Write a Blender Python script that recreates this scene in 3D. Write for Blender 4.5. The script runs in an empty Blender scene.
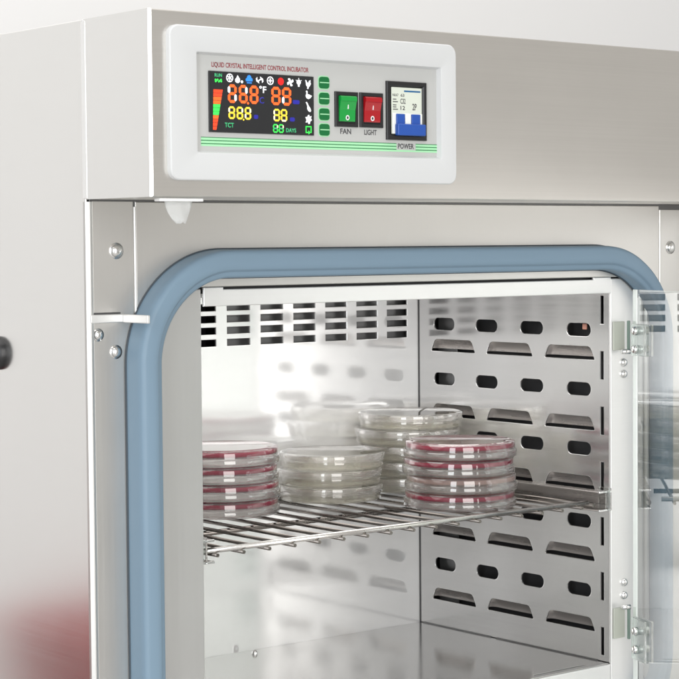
import bpy, bmesh, math, random
from mathutils import Matrix, Vector
random.seed(7)
SC = bpy.context.scene
COL = SC.collection
MM = 0.001

# ------------------------------------------------------------------ materials
def new_mat(name):
    m = bpy.data.materials.new(name); m.use_nodes = True
    nt = m.node_tree
    return m, nt, nt.nodes['Principled BSDF']

def plain(name, col, rough=0.4, metal=0.0, spec=0.5, emit=0.0, bump=0.0, bscale=400):
    m, nt, b = new_mat(name)
    b.inputs['Base Color'].default_value = (*col, 1)
    b.inputs['Roughness'].default_value = rough
    b.inputs['Metallic'].default_value = metal
    b.inputs['Specular IOR Level'].default_value = spec
    if emit:
        b.inputs['Emission Color'].default_value = (*col, 1)
        b.inputs['Emission Strength'].default_value = emit
    tc = nt.nodes.new('ShaderNodeTexCoord')
    n = nt.nodes.new('ShaderNodeTexNoise'); n.inputs['Scale'].default_value = bscale
    n.inputs['Detail'].default_value = 4
    nt.links.new(tc.outputs['Object'], n.inputs['Vector'])
    r = nt.nodes.new('ShaderNodeMapRange')
    r.inputs['To Min'].default_value = rough*0.85; r.inputs['To Max'].default_value = min(1, rough*1.15)
    nt.links.new(n.outputs['Fac'], r.inputs['Value']); nt.links.new(r.outputs['Result'], b.inputs['Roughness'])
    if bump:
        bp = nt.nodes.new('ShaderNodeBump'); bp.inputs['Strength'].default_value = bump
        bp.inputs['Distance'].default_value = 0.0004
        nt.links.new(n.outputs['Fac'], bp.inputs['Height']); nt.links.new(bp.outputs['Normal'], b.inputs['Normal'])
    return m

def steel(name, col, rough, metal=1.0, grain=(4, 4, 900), gstr=0.05, var=0.04, smudge=0.06, wave=0.0):
    """brushed / rolled sheet steel: fine grain stretched along the sheet, soft smudges, slight oil-canning"""
    m, nt, b = new_mat(name)
    L = nt.links
    tc = nt.nodes.new('ShaderNodeTexCoord')
    mp = nt.nodes.new('ShaderNodeMapping'); mp.inputs['Scale'].default_value = grain
    L.new(tc.outputs['Object'], mp.inputs['Vector'])
    g = nt.nodes.new('ShaderNodeTexNoise'); g.inputs['Scale'].default_value = 1.0; g.inputs['Detail'].default_value = 3
    L.new(mp.outputs['Vector'], g.inputs['Vector'])
    s = nt.nodes.new('ShaderNodeTexNoise'); s.inputs['Scale'].default_value = 9.0; s.inputs['Detail'].default_value = 6
    s.inputs['Roughness'].default_value = 0.6
    L.new(tc.outputs['Object'], s.inputs['Vector'])
    # colour
    mixf = nt.nodes.new('ShaderNodeMath'); mixf.operation = 'MULTIPLY_ADD'
    mixf.inputs[1].default_value = 0.5
    L.new(g.outputs['Fac'], mixf.inputs[0])
    hs = nt.nodes.new('ShaderNodeMath'); hs.operation = 'MULTIPLY'; hs.inputs[1].default_value = 0.5
    L.new(s.outputs['Fac'], hs.inputs[0]); L.new(hs.outputs[0], mixf.inputs[2])
    cr = nt.nodes.new('ShaderNodeMix'); cr.data_type = 'RGBA'
    cr.inputs[6].default_value = (*[c*(1-var) for c in col], 1)
    cr.inputs[7].default_value = (*[min(1, c*(1+var)) for c in col], 1)
    L.new(mixf.outputs[0], cr.inputs[0]); L.new(cr.outputs[2], b.inputs['Base Color'])
    rr = nt.nodes.new('ShaderNodeMapRange')
    rr.inputs['From Min'].default_value = 0.25; rr.inputs['From Max'].default_value = 0.75
    rr.inputs['To Min'].default_value = max(0.02, rough-smudge); rr.inputs['To Max'].default_value = rough+smudge
    L.new(mixf.outputs[0], rr.inputs['Value']); L.new(rr.outputs['Result'], b.inputs['Roughness'])
    b.inputs['Metallic'].default_value = metal
    bp = nt.nodes.new('ShaderNodeBump'); bp.inputs['Strength'].default_value = gstr; bp.inputs['Distance'].default_value = 0.0002
    L.new(g.outputs['Fac'], bp.inputs['Height'])
    last = bp
    if wave:
        w = nt.nodes.new('ShaderNodeTexNoise'); w.inputs['Scale'].default_value = 5.0; w.inputs['Detail'].default_value = 1
        L.new(tc.outputs['Object'], w.inputs['Vector'])
        b2 = nt.nodes.new('ShaderNodeBump'); b2.inputs['Strength'].default_value = wave; b2.inputs['Distance'].default_value = 0.004
        L.new(w.outputs['Fac'], b2.inputs['Height']); L.new(bp.outputs['Normal'], b2.inputs['Normal'])
        last = b2
    L.new(last.outputs['Normal'], b.inputs['Normal'])
    return m

def clear(name, col, ior=1.5, rough=0.0):
    m, nt, b = new_mat(name)
    b.inputs['Base Color'].default_value = (*col, 1)
    b.inputs['Transmission Weight'].default_value = 1
    b.inputs['Roughness'].default_value = rough
    b.inputs['IOR'].default_value = ior
    return m

def thin_glass(name, tint, ior=1.5, boost=1.0, haze=0.0):
    """window glass: what is behind passes straight through, the room mirrors by Fresnel"""
    m = bpy.data.materials.new(name); m.use_nodes = True
    nt = m.node_tree; nt.nodes.clear()
    out = nt.nodes.new('ShaderNodeOutputMaterial')
    tr = nt.nodes.new('ShaderNodeBsdfTransparent'); tr.inputs['Color'].default_value = (*tint, 1)
    gl = nt.nodes.new('ShaderNodeBsdfGlossy'); gl.inputs['Roughness'].default_value = 0.0
    fr = nt.nodes.new('ShaderNodeFresnel'); fr.inputs['IOR'].default_value = ior
    mx = nt.nodes.new('ShaderNodeMixShader')
    ge = nt.nodes.new('ShaderNodeNewGeometry')          # each face mirrors on its outer side only
    sb = nt.nodes.new('ShaderNodeMath'); sb.operation = 'SUBTRACT'; sb.inputs[0].default_value = boost
    m1 = nt.nodes.new('ShaderNodeMath'); m1.operation = 'MULTIPLY'; m1.inputs[1].default_value = boost
    nt.links.new(ge.outputs['Backfacing'], m1.inputs[0]); nt.links.new(m1.outputs[0], sb.inputs[1])
    mu = nt.nodes.new('ShaderNodeMath'); mu.operation = 'MULTIPLY'; mu.use_clamp = True
    nt.links.new(fr.outputs[0], mu.inputs[0]); nt.links.new(sb.outputs[0], mu.inputs[1]); nt.links.new(mu.outputs[0], mx.inputs[0])
    nt.links.new(tr.outputs[0], mx.inputs[1]); nt.links.new(gl.outputs[0], mx.inputs[2])
    last = mx
    if haze:
        df = nt.nodes.new('ShaderNodeBsdfDiffuse'); df.inputs['Color'].default_value = (0.92, 0.90, 0.88, 1)
        tl = nt.nodes.new('ShaderNodeBsdfTranslucent'); tl.inputs['Color'].default_value = (0.92, 0.90, 0.88, 1)
        dm = nt.nodes.new('ShaderNodeMixShader'); dm.inputs[0].default_value = 0.5
        nt.links.new(df.outputs[0], dm.inputs[1]); nt.links.new(tl.outputs[0], dm.inputs[2])
        hz = nt.nodes.new('ShaderNodeMixShader'); hz.inputs[0].default_value = haze
        nt.links.new(mx.outputs[0], hz.inputs[1]); nt.links.new(dm.outputs[0], hz.inputs[2]); last = hz
    nt.links.new(last.outputs[0], out.inputs[0])
    return m

def jelly(name, col, trans, clearness=0.0):
    """agar: part diffuse, part light passing through"""
    m = bpy.data.materials.new(name); m.use_nodes = True
    nt = m.node_tree; b = nt.nodes['Principled BSDF']; out = nt.nodes['Material Output']
    b.inputs['Base Color'].default_value = (*col, 1); b.inputs['Roughness'].default_value = 0.25
    t = nt.nodes.new('ShaderNodeBsdfTranslucent'); t.inputs['Color'].default_value = (*col, 1)
    mx = nt.nodes.new('ShaderNodeMixShader'); mx.inputs[0].default_value = trans
    n = nt.nodes.new('ShaderNodeTexNoise'); n.inputs['Scale'].default_value = 60
    mr = nt.nodes.new('ShaderNodeMapRange'); mr.inputs['To Min'].default_value = 0.2; mr.inputs['To Max'].default_value = 0.35
    nt.links.new(n.outputs['Fac'], mr.inputs['Value']); nt.links.new(mr.outputs['Result'], b.inputs['Roughness'])
    nt.links.new(b.outputs[0], mx.inputs[1]); nt.links.new(t.outputs[0], mx.inputs[2])
    cl = nt.nodes.new('ShaderNodeBsdfTransparent'); cl.inputs['Color'].default_value = (*[c**0.1 for c in col], 1)
    m2 = nt.nodes.new('ShaderNodeMixShader'); m2.inputs[0].default_value = clearness
    nt.links.new(mx.outputs[0], m2.inputs[1]); nt.links.new(cl.outputs[0], m2.inputs[2]); nt.links.new(m2.outputs[0], out.inputs[0])
    return m

M = {}
M['front'] = steel('brushed_steel_front', (0.78, 0.76, 0.725), 0.31, grain=(3, 3, 700), gstr=0.02, smudge=0.03, wave=0.12, var=0.07)
M['edge'] = steel('bright_folded_edge', (0.58, 0.575, 0.56), 0.45, grain=(3, 3, 100))
M['frame'] = steel('brushed_steel_frame', (0.69, 0.675, 0.65), 0.42, grain=(500, 3, 5), wave=0.08)
M['side'] = steel('brushed_steel_side', (0.755, 0.752, 0.738), 0.22, metal=0.97, grain=(3, 6, 500), gstr=0.010, wave=0.07, smudge=0.02, var=0.03)
M['flange'] = steel('satin_steel_flange', (0.56, 0.56, 0.55), 0.40, metal=0.8, grain=(300, 3, 5))
M['rail'] = steel('pale_steel_strip', (0.80, 0.80, 0.79), 0.35, metal=0.6, grain=(3, 3, 500))
M['back'] = steel('polished_liner_back', (0.77, 0.77, 0.768), 0.10, metal=0.48, grain=(2, 2, 60), gstr=0.02, smudge=0.03, wave=0.04)
M['liner'] = steel('polished_liner_side', (0.69, 0.685, 0.68), 0.14, metal=0.84, grain=(2, 4, 500), gstr=0.03, smudge=0.04, wave=0.03)
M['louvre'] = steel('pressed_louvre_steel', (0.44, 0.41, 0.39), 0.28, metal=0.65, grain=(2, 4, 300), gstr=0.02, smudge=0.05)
M['floor'] = steel('polished_liner_floor', (0.60, 0.595, 0.585), 0.14, metal=0.85, grain=(3, 300, 3), gstr=0.03, smudge=0.04, wave=0.03)
M['dark_liner'] = plain('duct_grey', (0.05, 0.05, 0.052), 0.6)
M['peach'] = plain('peach_glint_paint', (0.75, 0.36, 0.27), 0.5)  # colour of a painted reflection inside the duct
M['duct'] = steel('duct_steel', (0.15, 0.15, 0.15), 0.4, metal=0.7)
M['chrome'] = steel('polished_screw', (0.80, 0.80, 0.79), 0.16, gstr=0.02, smudge=0.03)
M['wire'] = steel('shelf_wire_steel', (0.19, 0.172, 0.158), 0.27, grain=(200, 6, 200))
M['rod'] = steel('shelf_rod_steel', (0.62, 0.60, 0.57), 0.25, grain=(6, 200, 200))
M['gasket'] = plain('blue_silicone_gasket', (0.185, 0.270, 0.350), 0.46, spec=0.35, bump=0.10, bscale=120)
M['rim_dark'] = plain('dark_blue_grey_rim', (0.045, 0.06, 0.075), 0.6)
M['white_plastic'] = plain('white_moulded_plastic', (0.575, 0.585, 0.59), 0.36, bump=0.02)
M['face'] = plain('grey_faceplate', (0.46, 0.465, 0.455), 0.45)
M['black'] = plain('black_plastic', (0.012, 0.012, 0.013), 0.35)
M['screen'] = plain('dark_display_glass', (0.018, 0.019, 0.021), 0.12)
M['green_button'] = plain('green_button', (0.0, 0.13, 0.03), 0.35)
M['pale_green'] = plain('pale_green_print', (0.36, 0.72, 0.42), 0.5)
M['dark_green'] = plain('dark_green_print', (0.03, 0.20, 0.07), 0.5)
M['green_rocker'] = plain('green_rocker', (0.006, 0.29, 0.045), 0.22)
M['red_rocker'] = plain('red_rocker', (0.36, 0.005, 0.010), 0.22)
M['print_white'] = plain('white_print', (0.8, 0.8, 0.8), 0.5)
M['print_red'] = plain('maroon_print', (0.28, 0.02, 0.03), 0.5)
M['print_black'] = plain('dark_print', (0.05, 0.05, 0.055), 0.5)
M['breaker'] = plain('breaker_plastic', (0.62, 0.66, 0.58), 0.4)
M['breaker_white'] = plain('breaker_white', (0.78, 0.80, 0.76), 0.4)
M['blue'] = plain('blue_toggle', (0.015, 0.075, 0.36), 0.32)
M['blue_print'] = plain('blue_print', (0.03, 0.13, 0.28), 0.5)
def lit(n, c, e): M[n] = plain('display_'+n, tuple(v*0.85 for v in c), 0.4, emit=e*0.9)
lit('l_white', (0.9, 0.92, 0.95), 0.75); lit('l_orange', (1.0, 0.13, 0.02), 0.85); lit('l_orange_rim', (1.0, 0.36, 0.12), 0.8)
lit('l_yellow', (1.0, 0.72, 0.05), 0.8); lit('l_green', (0.05, 0.9, 0.10), 0.7); lit('l_dgreen', (0.05, 0.50, 0.20), 0.5)
lit('l_blue', (0.03, 0.25, 0.85), 0.6); lit('l_dimblue', (0.02, 0.02, 0.32), 0.4); lit('l_red', (0.85, 0.01, 0.01), 0.8)
lit('l_deepred', (0.9, 0.06, 0.015), 0.75); lit('l_cream', (1.0, 0.9, 0.55), 0.8)
M['dish'] = thin_glass('clear_polystyrene', (0.985, 0.98, 0.975), 1.59, 3.2, haze=0.03)
_nt = M['dish'].node_tree; _o = _nt.nodes['Material Output'] if 'Material Output' in _nt.nodes else [n for n in _nt.nodes if n.type == 'OUTPUT_MATERIAL'][0]
_src = _o.inputs[0].links[0].from_socket
_g = _nt.nodes.new('ShaderNodeBsdfGlass'); _g.inputs['IOR'].default_value = 1.42; _g.inputs['Roughness'].default_value = 0.0; _g.inputs['Color'].default_value = (0.99, 0.985, 0.98, 1)
_m = _nt.nodes.new('ShaderNodeMixShader'); _m.inputs[0].default_value = 0.38
_nt.links.new(_src, _m.inputs[1]); _nt.links.new(_g.outputs[0], _m.inputs[2]); _nt.links.new(_m.outputs[0], _o.inputs[0])
M['agar_red'] = jelly('crimson_agar', (0.36, 0.003, 0.045), 0.45, 0.03)
M['agar_pink'] = jelly('pale_pink_agar', (0.72, 0.50, 0.44), 0.5, 0.5)
M['agar_clear'] = jelly('pale_straw_agar', (0.88, 0.85, 0.62), 0.5, 0.86)
M['pane'] = thin_glass('door_glass', (0.95, 0.975, 0.965), 1.5, 4.6)
M['pane_edge'] = plain('ground_glass_edge', (0.66, 0.73, 0.70), 0.3)
M['clip'] = clear('clear_clip_plastic', (0.93, 0.96, 0.95), 1.3, 0.15)
M['green_leaf'] = plain('grey_green_hinge_plate', (0.47, 0.49, 0.43), 0.4)
M['teal_edge'] = plain('green_glass_edge', (0.20, 0.28, 0.24), 0.3)
M['tag'] = plain('white_film', (0.80, 0.81, 0.80), 0.55)
M['wall'] = plain('white_painted_wall', (0.86, 0.86, 0.86), 0.8, bump=0.05)
M['ground'] = plain('grey_floor_paint', (0.42, 0.41, 0.40), 0.5)
M['bin'] = plain('red_bin_plastic', (0.38, 0.010, 0.012), 0.4)
M['door_skin'] = steel('outer_door_liner', (0.78, 0.77, 0.755), 0.35, metal=0.4)

# ------------------------------------------------------------------ object helpers
def tag(o, label=None, cat=None, group=None, kind=None):
    if label: o['label'] = label
    if cat: o['category'] = cat
    if group: o['group'] = group
    if kind: o['kind'] = kind
    return o

def empty(name, loc, parent=None):
    o = bpy.data.objects.new(name, None); COL.objects.link(o)
    o.empty_display_size = 0.05
    o.location = Vector(loc)*MM
    if parent: attach(o, parent)
    return o

def world_loc(o):
    v = Vector(o.location); p = o.parent
    while p: v += Vector(p.location); p = p.parent
    return v

def attach(o, parent):
    """parent without moving (no rotations are used on parents)"""
    o.parent = parent
    o.location = Vector(o.location) - world_loc(parent)

def finish(bm, name, mats, parent=None, smooth=None, loc=None):
    """bm is in millimetres (world unless loc given)"""
    bmesh.ops.recalc_face_normals(bm, faces=bm.faces[:])
    bmesh.ops.scale(bm, vec=(MM, MM, MM), verts=bm.verts[:])
    me = bpy.data.meshes.new(name); bm.to_mesh(me); bm.free()
    for m in (mats if isinstance(mats, (list, tuple)) else [mats]): me.materials.append(M[m] if isinstance(m, str) else m)
    if smooth is not None:
        for p in me.polygons: p.use_smooth = True
        me.set_sharp_from_angle(angle=math.radians(smooth))
    o = bpy.data.objects.new(name, me); COL.objects.link(o)
    if loc is not None: o.location = Vector(loc)*MM
    if parent: attach(o, parent)
    return o

def box(bm, x0, x1, y0, y1, z0, z1, bev=0.0, seg=2, mi=0, smooth_bev=True):
    x0, x1 = min(x0, x1), max(x0, x1); y0, y1 = min(y0, y1), max(y0, y1); z0, z1 = min(z0, z1), max(z0, z1)
    t = bmesh.new()
    vs = [t.verts.new(p) for p in ((x0,y0,z0),(x1,y0,z0),(x1,y1,z0),(x0,y1,z0),(x0,y0,z1),(x1,y0,z1),(x1,y1,z1),(x0,y1,z1))]
    for f in ((0,3,2,1),(4,5,6,7),(0,1,5,4),(1,2,6,5),(2,3,7,6),(3,0,4,7)): t.faces.new([vs[i] for i in f])
    big = set()
    if bev:
        r = bmesh.ops.bevel(t, geom=t.edges[:], offset=bev, segments=seg, profile=0.5, affect='EDGES')
        if smooth_bev:
            for f in r['faces']: f.smooth = True
    for f in t.faces: f.material_index = mi
    merge(bm, t)

def merge(bm, t):
    t.verts.index_update()
    vm = [bm.verts.new(v.co) for v in t.verts]
    for f in t.faces:
        try: nf = bm.faces.new([vm[v.index] for v in f.verts])
        except ValueError: continue
        nf.material_index = f.material_index; nf.smooth = f.smooth
    t.free()

def prism_xz(bm, pts, y0, y1, mi=0):
    """polygon in the XZ plane extruded from y0 to y1"""
    a = [bm.verts.new((x, y0, z)) for x, z in pts]; b = [bm.verts.new((x, y1, z)) for x, z in pts]
    n = len(pts); fs = [bm.faces.new(a), bm.faces.new(b[::-1])]
    for i in range(n): fs.append(bm.faces.new((a[i], b[i], b[(i+1) % n], a[(i+1) % n])))
    for f in fs: f.material_index = mi

def tube(bm, pts, r, seg=12, mi=0, cap=True, smooth=True):
    pts = [Vector(p) for p in pts]; rings = []
    n = len(pts); up0 = None
    for i, p in enumerate(pts):
        d = (pts[min(i+1, n-1)] - pts[max(i-1, 0)]).normalized()
        if up0 is None:
            up0 = Vector((0,0,1)) if abs(d.z) < 0.9 else Vector((1,0,0))
        a = d.cross(up0).normalized(); b2 = a.cross(d).normalized(); up0 = b2
        rings.append([bm.verts.new(p + r*(math.cos(2*math.pi*k/seg)*a + math.sin(2*math.pi*k/seg)*b2)) for k in range(seg)])
    for i in range(n-1):
        for k in range(seg):
            f = bm.faces.new((rings[i][k], rings[i][(k+1) % seg], rings[i+1][(k+1) % seg], rings[i+1][k])); f.smooth = smooth; f.material_index = mi
    if cap:
        for rg in (rings[0][::-1], rings[-1]):
            f = bm.faces.new(rg); f.material_index = mi

def lathe(bm, prof, seg=96, axis=None, origin=(0,0,0), mi=0, smooth=True):
    """closed profile of (r, h) revolved about Z (or about `axis`) at origin"""
    o = Vector(origin)
    ax = Vector(axis).normalized() if axis else Vector((0,0,1))
    u = ax.orthogonal().normalized(); v = ax.cross(u)
    rings = []
    for r, h in prof:
        if r < 1e-6: rings.append([bm.verts.new(o + ax*h)])
        else: rings.append([bm.verts.new(o + ax*h + r*(math.cos(2*math.pi*k/seg)*u + math.sin(2*math.pi*k/seg)*v)) for k in range(seg)])
    n = len(prof)
    for i in range(n):
        A, B = rings[i], rings[(i+1) % n]
        if len(A) == 1 and len(B) == 1: continue
        for k in range(seg):
            k2 = (k+1) % seg
            if len(A) == 1: f = bm.faces.new((A[0], B[k], B[k2]))
            elif len(B) == 1: f = bm.faces.new((A[k], B[0], A[k2]))
            else: f = bm.faces.new((A[k], B[k], B[k2], A[k2]))
            f.smooth = smooth; f.material_index = mi

def rrect(u0, u1, v0, v1, r, n=6):
    pts = []
    for cx, cy, a0 in ((u1-r, v1-r, 0), (u0+r, v1-r, 90), (u0+r, v0+r, 180), (u1-r, v0+r, 270)):
        for k in range(n+1):
            a = math.radians(a0 + 90*k/n); pts.append((cx+r*math.cos(a), cy+r*math.sin(a)))
    return pts

def sheet(name, outlines, thick, to_world, mat, parent, bevel=0.6):
    """flat sheet with holes: outlines[0] is the edge, the rest are holes; (u,v) mm; to_world maps (u,v,w) -> xyz mm; w in [-thick/2, thick/2]"""
    cu = bpy.data.curves.new('sheet_tmp', 'CURVE'); cu.dimensions = '2D'; cu.fill_mode = 'BOTH'
    cu.extrude = max(0.01, thick/2 - bevel); cu.bevel_depth = bevel; cu.bevel_resolution = 2; cu.offset = -bevel
    for pts in outlines:
        s = cu.splines.new('POLY'); s.points.add(len(pts)-1); s.use_cyclic_u = True
        for p, (u, v) in zip(s.points, pts): p.co = (u, v, 0, 1)
    o = bpy.data.objects.new('sheet_tmp', cu); COL.objects.link(o)
    dg = bpy.context.evaluated_depsgraph_get(); dg.update()
    me = bpy.data.meshes.new_from_object(o.evaluated_get(dg))
    bpy.data.objects.remove(o); bpy.data.curves.remove(cu)
    bm = bmesh.new(); bm.from_mesh(me); bpy.data.meshes.remove(me)
    bmesh.ops.remove_doubles(bm, verts=bm.verts[:], dist=0.001)
    for v in bm.verts: v.co = Vector(to_world(*v.co))
    for f in bm.faces: f.material_index = 0; f.smooth = False
    return finish(bm, name, mat, parent)

def letters(bm, txt, x0, x1, z0, z1, y, mi=0, t=0.12):
    """text drawn into the box x0..x1, z0..z1 on a plane facing -Y"""
    cu = bpy.data.curves.new('txt', 'FONT'); cu.body = txt; cu.size = 10; cu.resolution_u = 3; cu.offset = 0.16
    o = bpy.data.objects.new('txt', cu); COL.objects.link(o)
    dg = bpy.context.evaluated_depsgraph_get(); dg.update()
    me = bpy.data.meshes.new_from_object(o.evaluated_get(dg))
    bpy.data.objects.remove(o); bpy.data.curves.remove(cu)
    tb = bmesh.new(); tb.from_mesh(me); bpy.data.meshes.remove(me)
    xs = [v.co.x for v in tb.verts]; ys = [v.co.y for v in tb.verts]
    if not xs: return
    sx = (x1-x0)/(max(xs)-min(xs)); sy = (z1-z0)/(max(ys)-min(ys)); mx, my = min(xs), min(ys)
    r = bmesh.ops.extrude_face_region(tb, geom=tb.faces[:])
    up = {g for g in r['geom'] if isinstance(g, bmesh.types.BMVert)}
    for v in tb.verts:
        v.co = Vector((x0+(v.co.x-mx)*sx, y - (t if v in up else 0), z0+(v.co.y-my)*sy))
    for f in tb.faces: f.material_index = mi
    merge(bm, tb)

# ------------------------------------------------------------------ the place
def structure(bm, name, mat): return tag(finish(bm, name, mat), kind='structure')
bm = bmesh.new(); box(bm, -4000, 6000, 1500, 1600, -1100, 3000); structure(bm, 'wall', 'wall')
bm = bmesh.new(); box(bm, -4000, 6000, -4500, 1500, -1200, -1101); structure(bm, 'floor', 'ground')

# ------------------------------------------------------------------ incubator
W = 761
inc = empty('incubator', (380, 320, -1100))
tag(inc, 'stainless steel laboratory incubator with blue door gasket and open glass inner door', 'incubator')

# cabinet body: side skins, top, bottom, rear
bm = bmesh.new(); box(bm, 0, 2.5, 0.2, 650, -1100, 0, 1.1); finish(bm, 'side_panel', 'side', inc)
bm = bmesh.new(); box(bm, W-2.5, W, 0.2, 650, -1100, 0, 1.1); finish(bm, 'side_panel', 'side', inc)
bm = bmesh.new(); box(bm, 2.7, W-2.7, 0.5, 650, -3, 0, 0.8); finish(bm, 'top_panel', 'side', inc)
bm = bmesh.new(); box(bm, 2.7, W-2.7, 647, 650, -1100, -3.2, 0.8); finish(bm, 'rear_panel', 'side', inc)
# rolled front corner of the side skin, bright line down the edge
bm = bmesh.new()
pts = [(-0.15, 3.6), (-0.15, 0.4), (2.5, -1.7), (3.3, -1.9), (6.0, -1.2), (6.0, 3.6)]
a = [bm.verts.new((x, y, -152.0)) for x, y in pts]; b = [bm.verts.new((x, y, -1100)) for x, y in pts]
bm.faces.new(a); bm.faces.new(b[::-1])
for i in range(len(pts)): bm.faces.new((a[i], b[i], b[(i+1) % len(pts)], a[(i+1) % len(pts)]))
finish(bm, 'corner_bead', 'edge', inc)

# header: a folded box standing proud of the body, hollow underneath
def header():
    bm = bmesh.new()
    box(bm, 0, W, -100.1, -0.6, -150, 0)
    def edges(fn): return [e for e in bm.edges if fn(*(v.co for v in e.verts))]
    up = edges(lambda a, b: abs(a.x-b.x) < 1e-6 and abs(a.y-b.y) < 1e-6 and a.y < -50)
    bmesh.ops.bevel(bm, geom=up, offset=2.1, segments=1, profile=0.5, affect='EDGES')
    fr = edges(lambda a, b: abs(a.z-b.z) < 1e-6 and a.y < -50 and b.y < -50 and abs(a.x-b.x) > 50)
    bmesh.ops.bevel(bm, geom=fr, offset=1.2, segments=2, profile=0.5, affect='EDGES')
    bm.normal_update()
    for f in bm.faces:
        if f.normal.x < -0.9 or f.normal.z > 0.9: f.material_index = 1
    return finish(bm, 'header_box', ['front', 'side'], inc)
header()
bm = bmesh.new(); box(bm, -0.5, 2, -3.4, 3, -149.4, -1.5, 0.3); finish(bm, 'seam_edge', 'rail', inc)
bm = bmesh.new(); box(bm, 4, W-4, 0.5, 3, -156, -140, 0.5); finish(bm, 'joint_strip', 'duct', inc)

# front plates
def XZ(y):   # sheet plane facing -Y
    return lambda u, v, w: (u, y - w, v)
sheet('front_frame', [[(49.6, -151.6), (711.6, -151.6), (711.6, -1096), (49.6, -1096)],
                      rrect(68, 694, -696, -226.2, 4)], 3.0, XZ(1.5), 'frame', inc, 1.0)
sheet('jamb_strip', [[(6.2, -151.0), (48.0, -151.0), (48.0, -1096), (6.2, -1096)]], 3.0, XZ(1.9), 'frame', inc, 1.0)
sheet('jamb_strip', [[(713.4, -151.8), (W-4, -151.8), (W-4, -1096), (713.4, -1096)]], 3.0, XZ(2.6), 'frame', inc, 1.0)
for x in (48.8, 712.5):
    bm = bmesh.new(); pts = [(x-0.9, 2.5), (x-0.9, 0.1), (x+0.2, -0.8), (x+0.8, -0.8), (x+0.8, 2.5)]
    a = [bm.verts.new((px, py, -156.0)) for px, py in pts]; b = [bm.verts.new((px, py, -1094)) for px, py in pts]
    bm.faces.new(a); bm.faces.new(b[::-1])
    for i in range(5): bm.faces.new((a[i], b[i], b[(i+1) % 5], a[(i+1) % 5]))
    finish(bm, 'seam_edge', 'edge', inc)

# liner flange (left, right, bottom) and top rail
sheet('liner_flange', [[(66, -227.8), (118, -227.8), (118, -690), (66, -690)]], 3.0, XZ(3.0), 'flange', inc, 1.0)
sheet('liner_flange', [[(638.2, -227.8), (698, -227.8), (698, -690), (638.2, -690)]], 3.0, XZ(2.4), 'rail', inc, 1.1)
sheet('liner_flange', [[(118.4, -634.2), (637.8, -634.2), (637.8, -690), (118.4, -690)]], 3.0, XZ(2.6), 'rail', inc, 1.2)
sheet('top_rail', [[(119.5, -226.4), (141, -226.4), (141, -228.4), (611, -228.4), (611, -226.2), (637.2, -226.2), (637.2, -243.2), (119.5, -243.2)]],
      3.0, XZ(1.0), 'rail', inc, 0.9)
bm = bmesh.new(); box(bm, 60, 700, 8, 11, -232, -222); finish(bm, 'joint_strip', 'dark_liner', inc)
# raised ribs of the right flange, behind the glass
for x, r in ((681.5, 3.6), (690.4, 3.8)):
    bm = bmesh.new(); pts = [(x, 0.0, -690), (x, 0.0, -236), (x, 0.6, -231), (x, 2.5, -227.6)]
    tube(bm, pts, r, 16); finish(bm, 'flange_rib', 'rail', inc)

# gasket: swept ring
def gasket():
    bm = bmesh.new()
    # profile (inset from outer edge, height out of the face)
    prof = [(0, -0.5), (0.0, 6), (0.2, 17), (0.7, 21.8), (2.2, 24.4), (4.6, 25.2), (11.0, 25.4), (14.9, 25.0), (16.4, 23.2), (17.0, 21.6), (17.8, 20.9), (20.0, 20.4), (21.6, 18.6), (22.0, 14.0), (21.6, 5), (21.6, -0.5)]
    x0, x1, zt, zb, R = 38.2, 709, -193.2, -722, 99
    path = []
    n = 28
    for cx, cz, a0 in ((x1-R, zt-R, 90), (x1-R, zb+R, 0), (x0+R, zb+R, -90), (x0+R, zt-R, -180)):
        for k in range(n+1):
            a = math.radians(a0 - 90*k/n); path.append((cx, cz, math.cos(a), math.sin(a)))
    k_ = lambda c: 1.14 - 0.50*max(0, c)**2      # squeezed thinner on the hinge side
    rings = [[bm.verts.new((cx+(R-i*k_(c))*c, -h*0.96, cz+(R-i*k_(c))*s)) for i, h in prof] for cx, cz, c, s in path]
    N = len(rings)
    for j in range(N):
        for i in range(len(prof)-1):
            bm.faces.new((rings[j][i], rings[j][i+1], rings[(j+1) % N][i+1], rings[(j+1) % N][i]))
    o = finish(bm, 'door_gasket', 'gasket', inc, smooth=50)
    # thin dark rims added along both gasket edges for a crisp contact line
    bm = bmesh.new(); prof = [(-1.3, -0.2), (-1.3, 0.9), (-0.1, 1.2), (-0.1, -0.2)]
    for side in (0, 1):
        rings = []
        for cx, cz, c, s in path:
            wd_ = 22.0*k_(c)
            row = []
            for i, h in prof:
                ii = i if side == 0 else wd_ - i - 0.4*k_(c)
                row.append(bm.verts.new((cx+(R-ii)*c, -h, cz+(R-ii)*s)))
            rings.append(row)
        for j in range(len(rings)):
            for i in range(len(prof)-1): bm.faces.new((rings[j][i], rings[j][i+1], rings[(j+1) % N][i+1], rings[(j+1) % N][i]))
    finish(bm, 'gasket_rim', 'rim_dark', o, smooth=50)
    return o
gasket()

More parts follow.
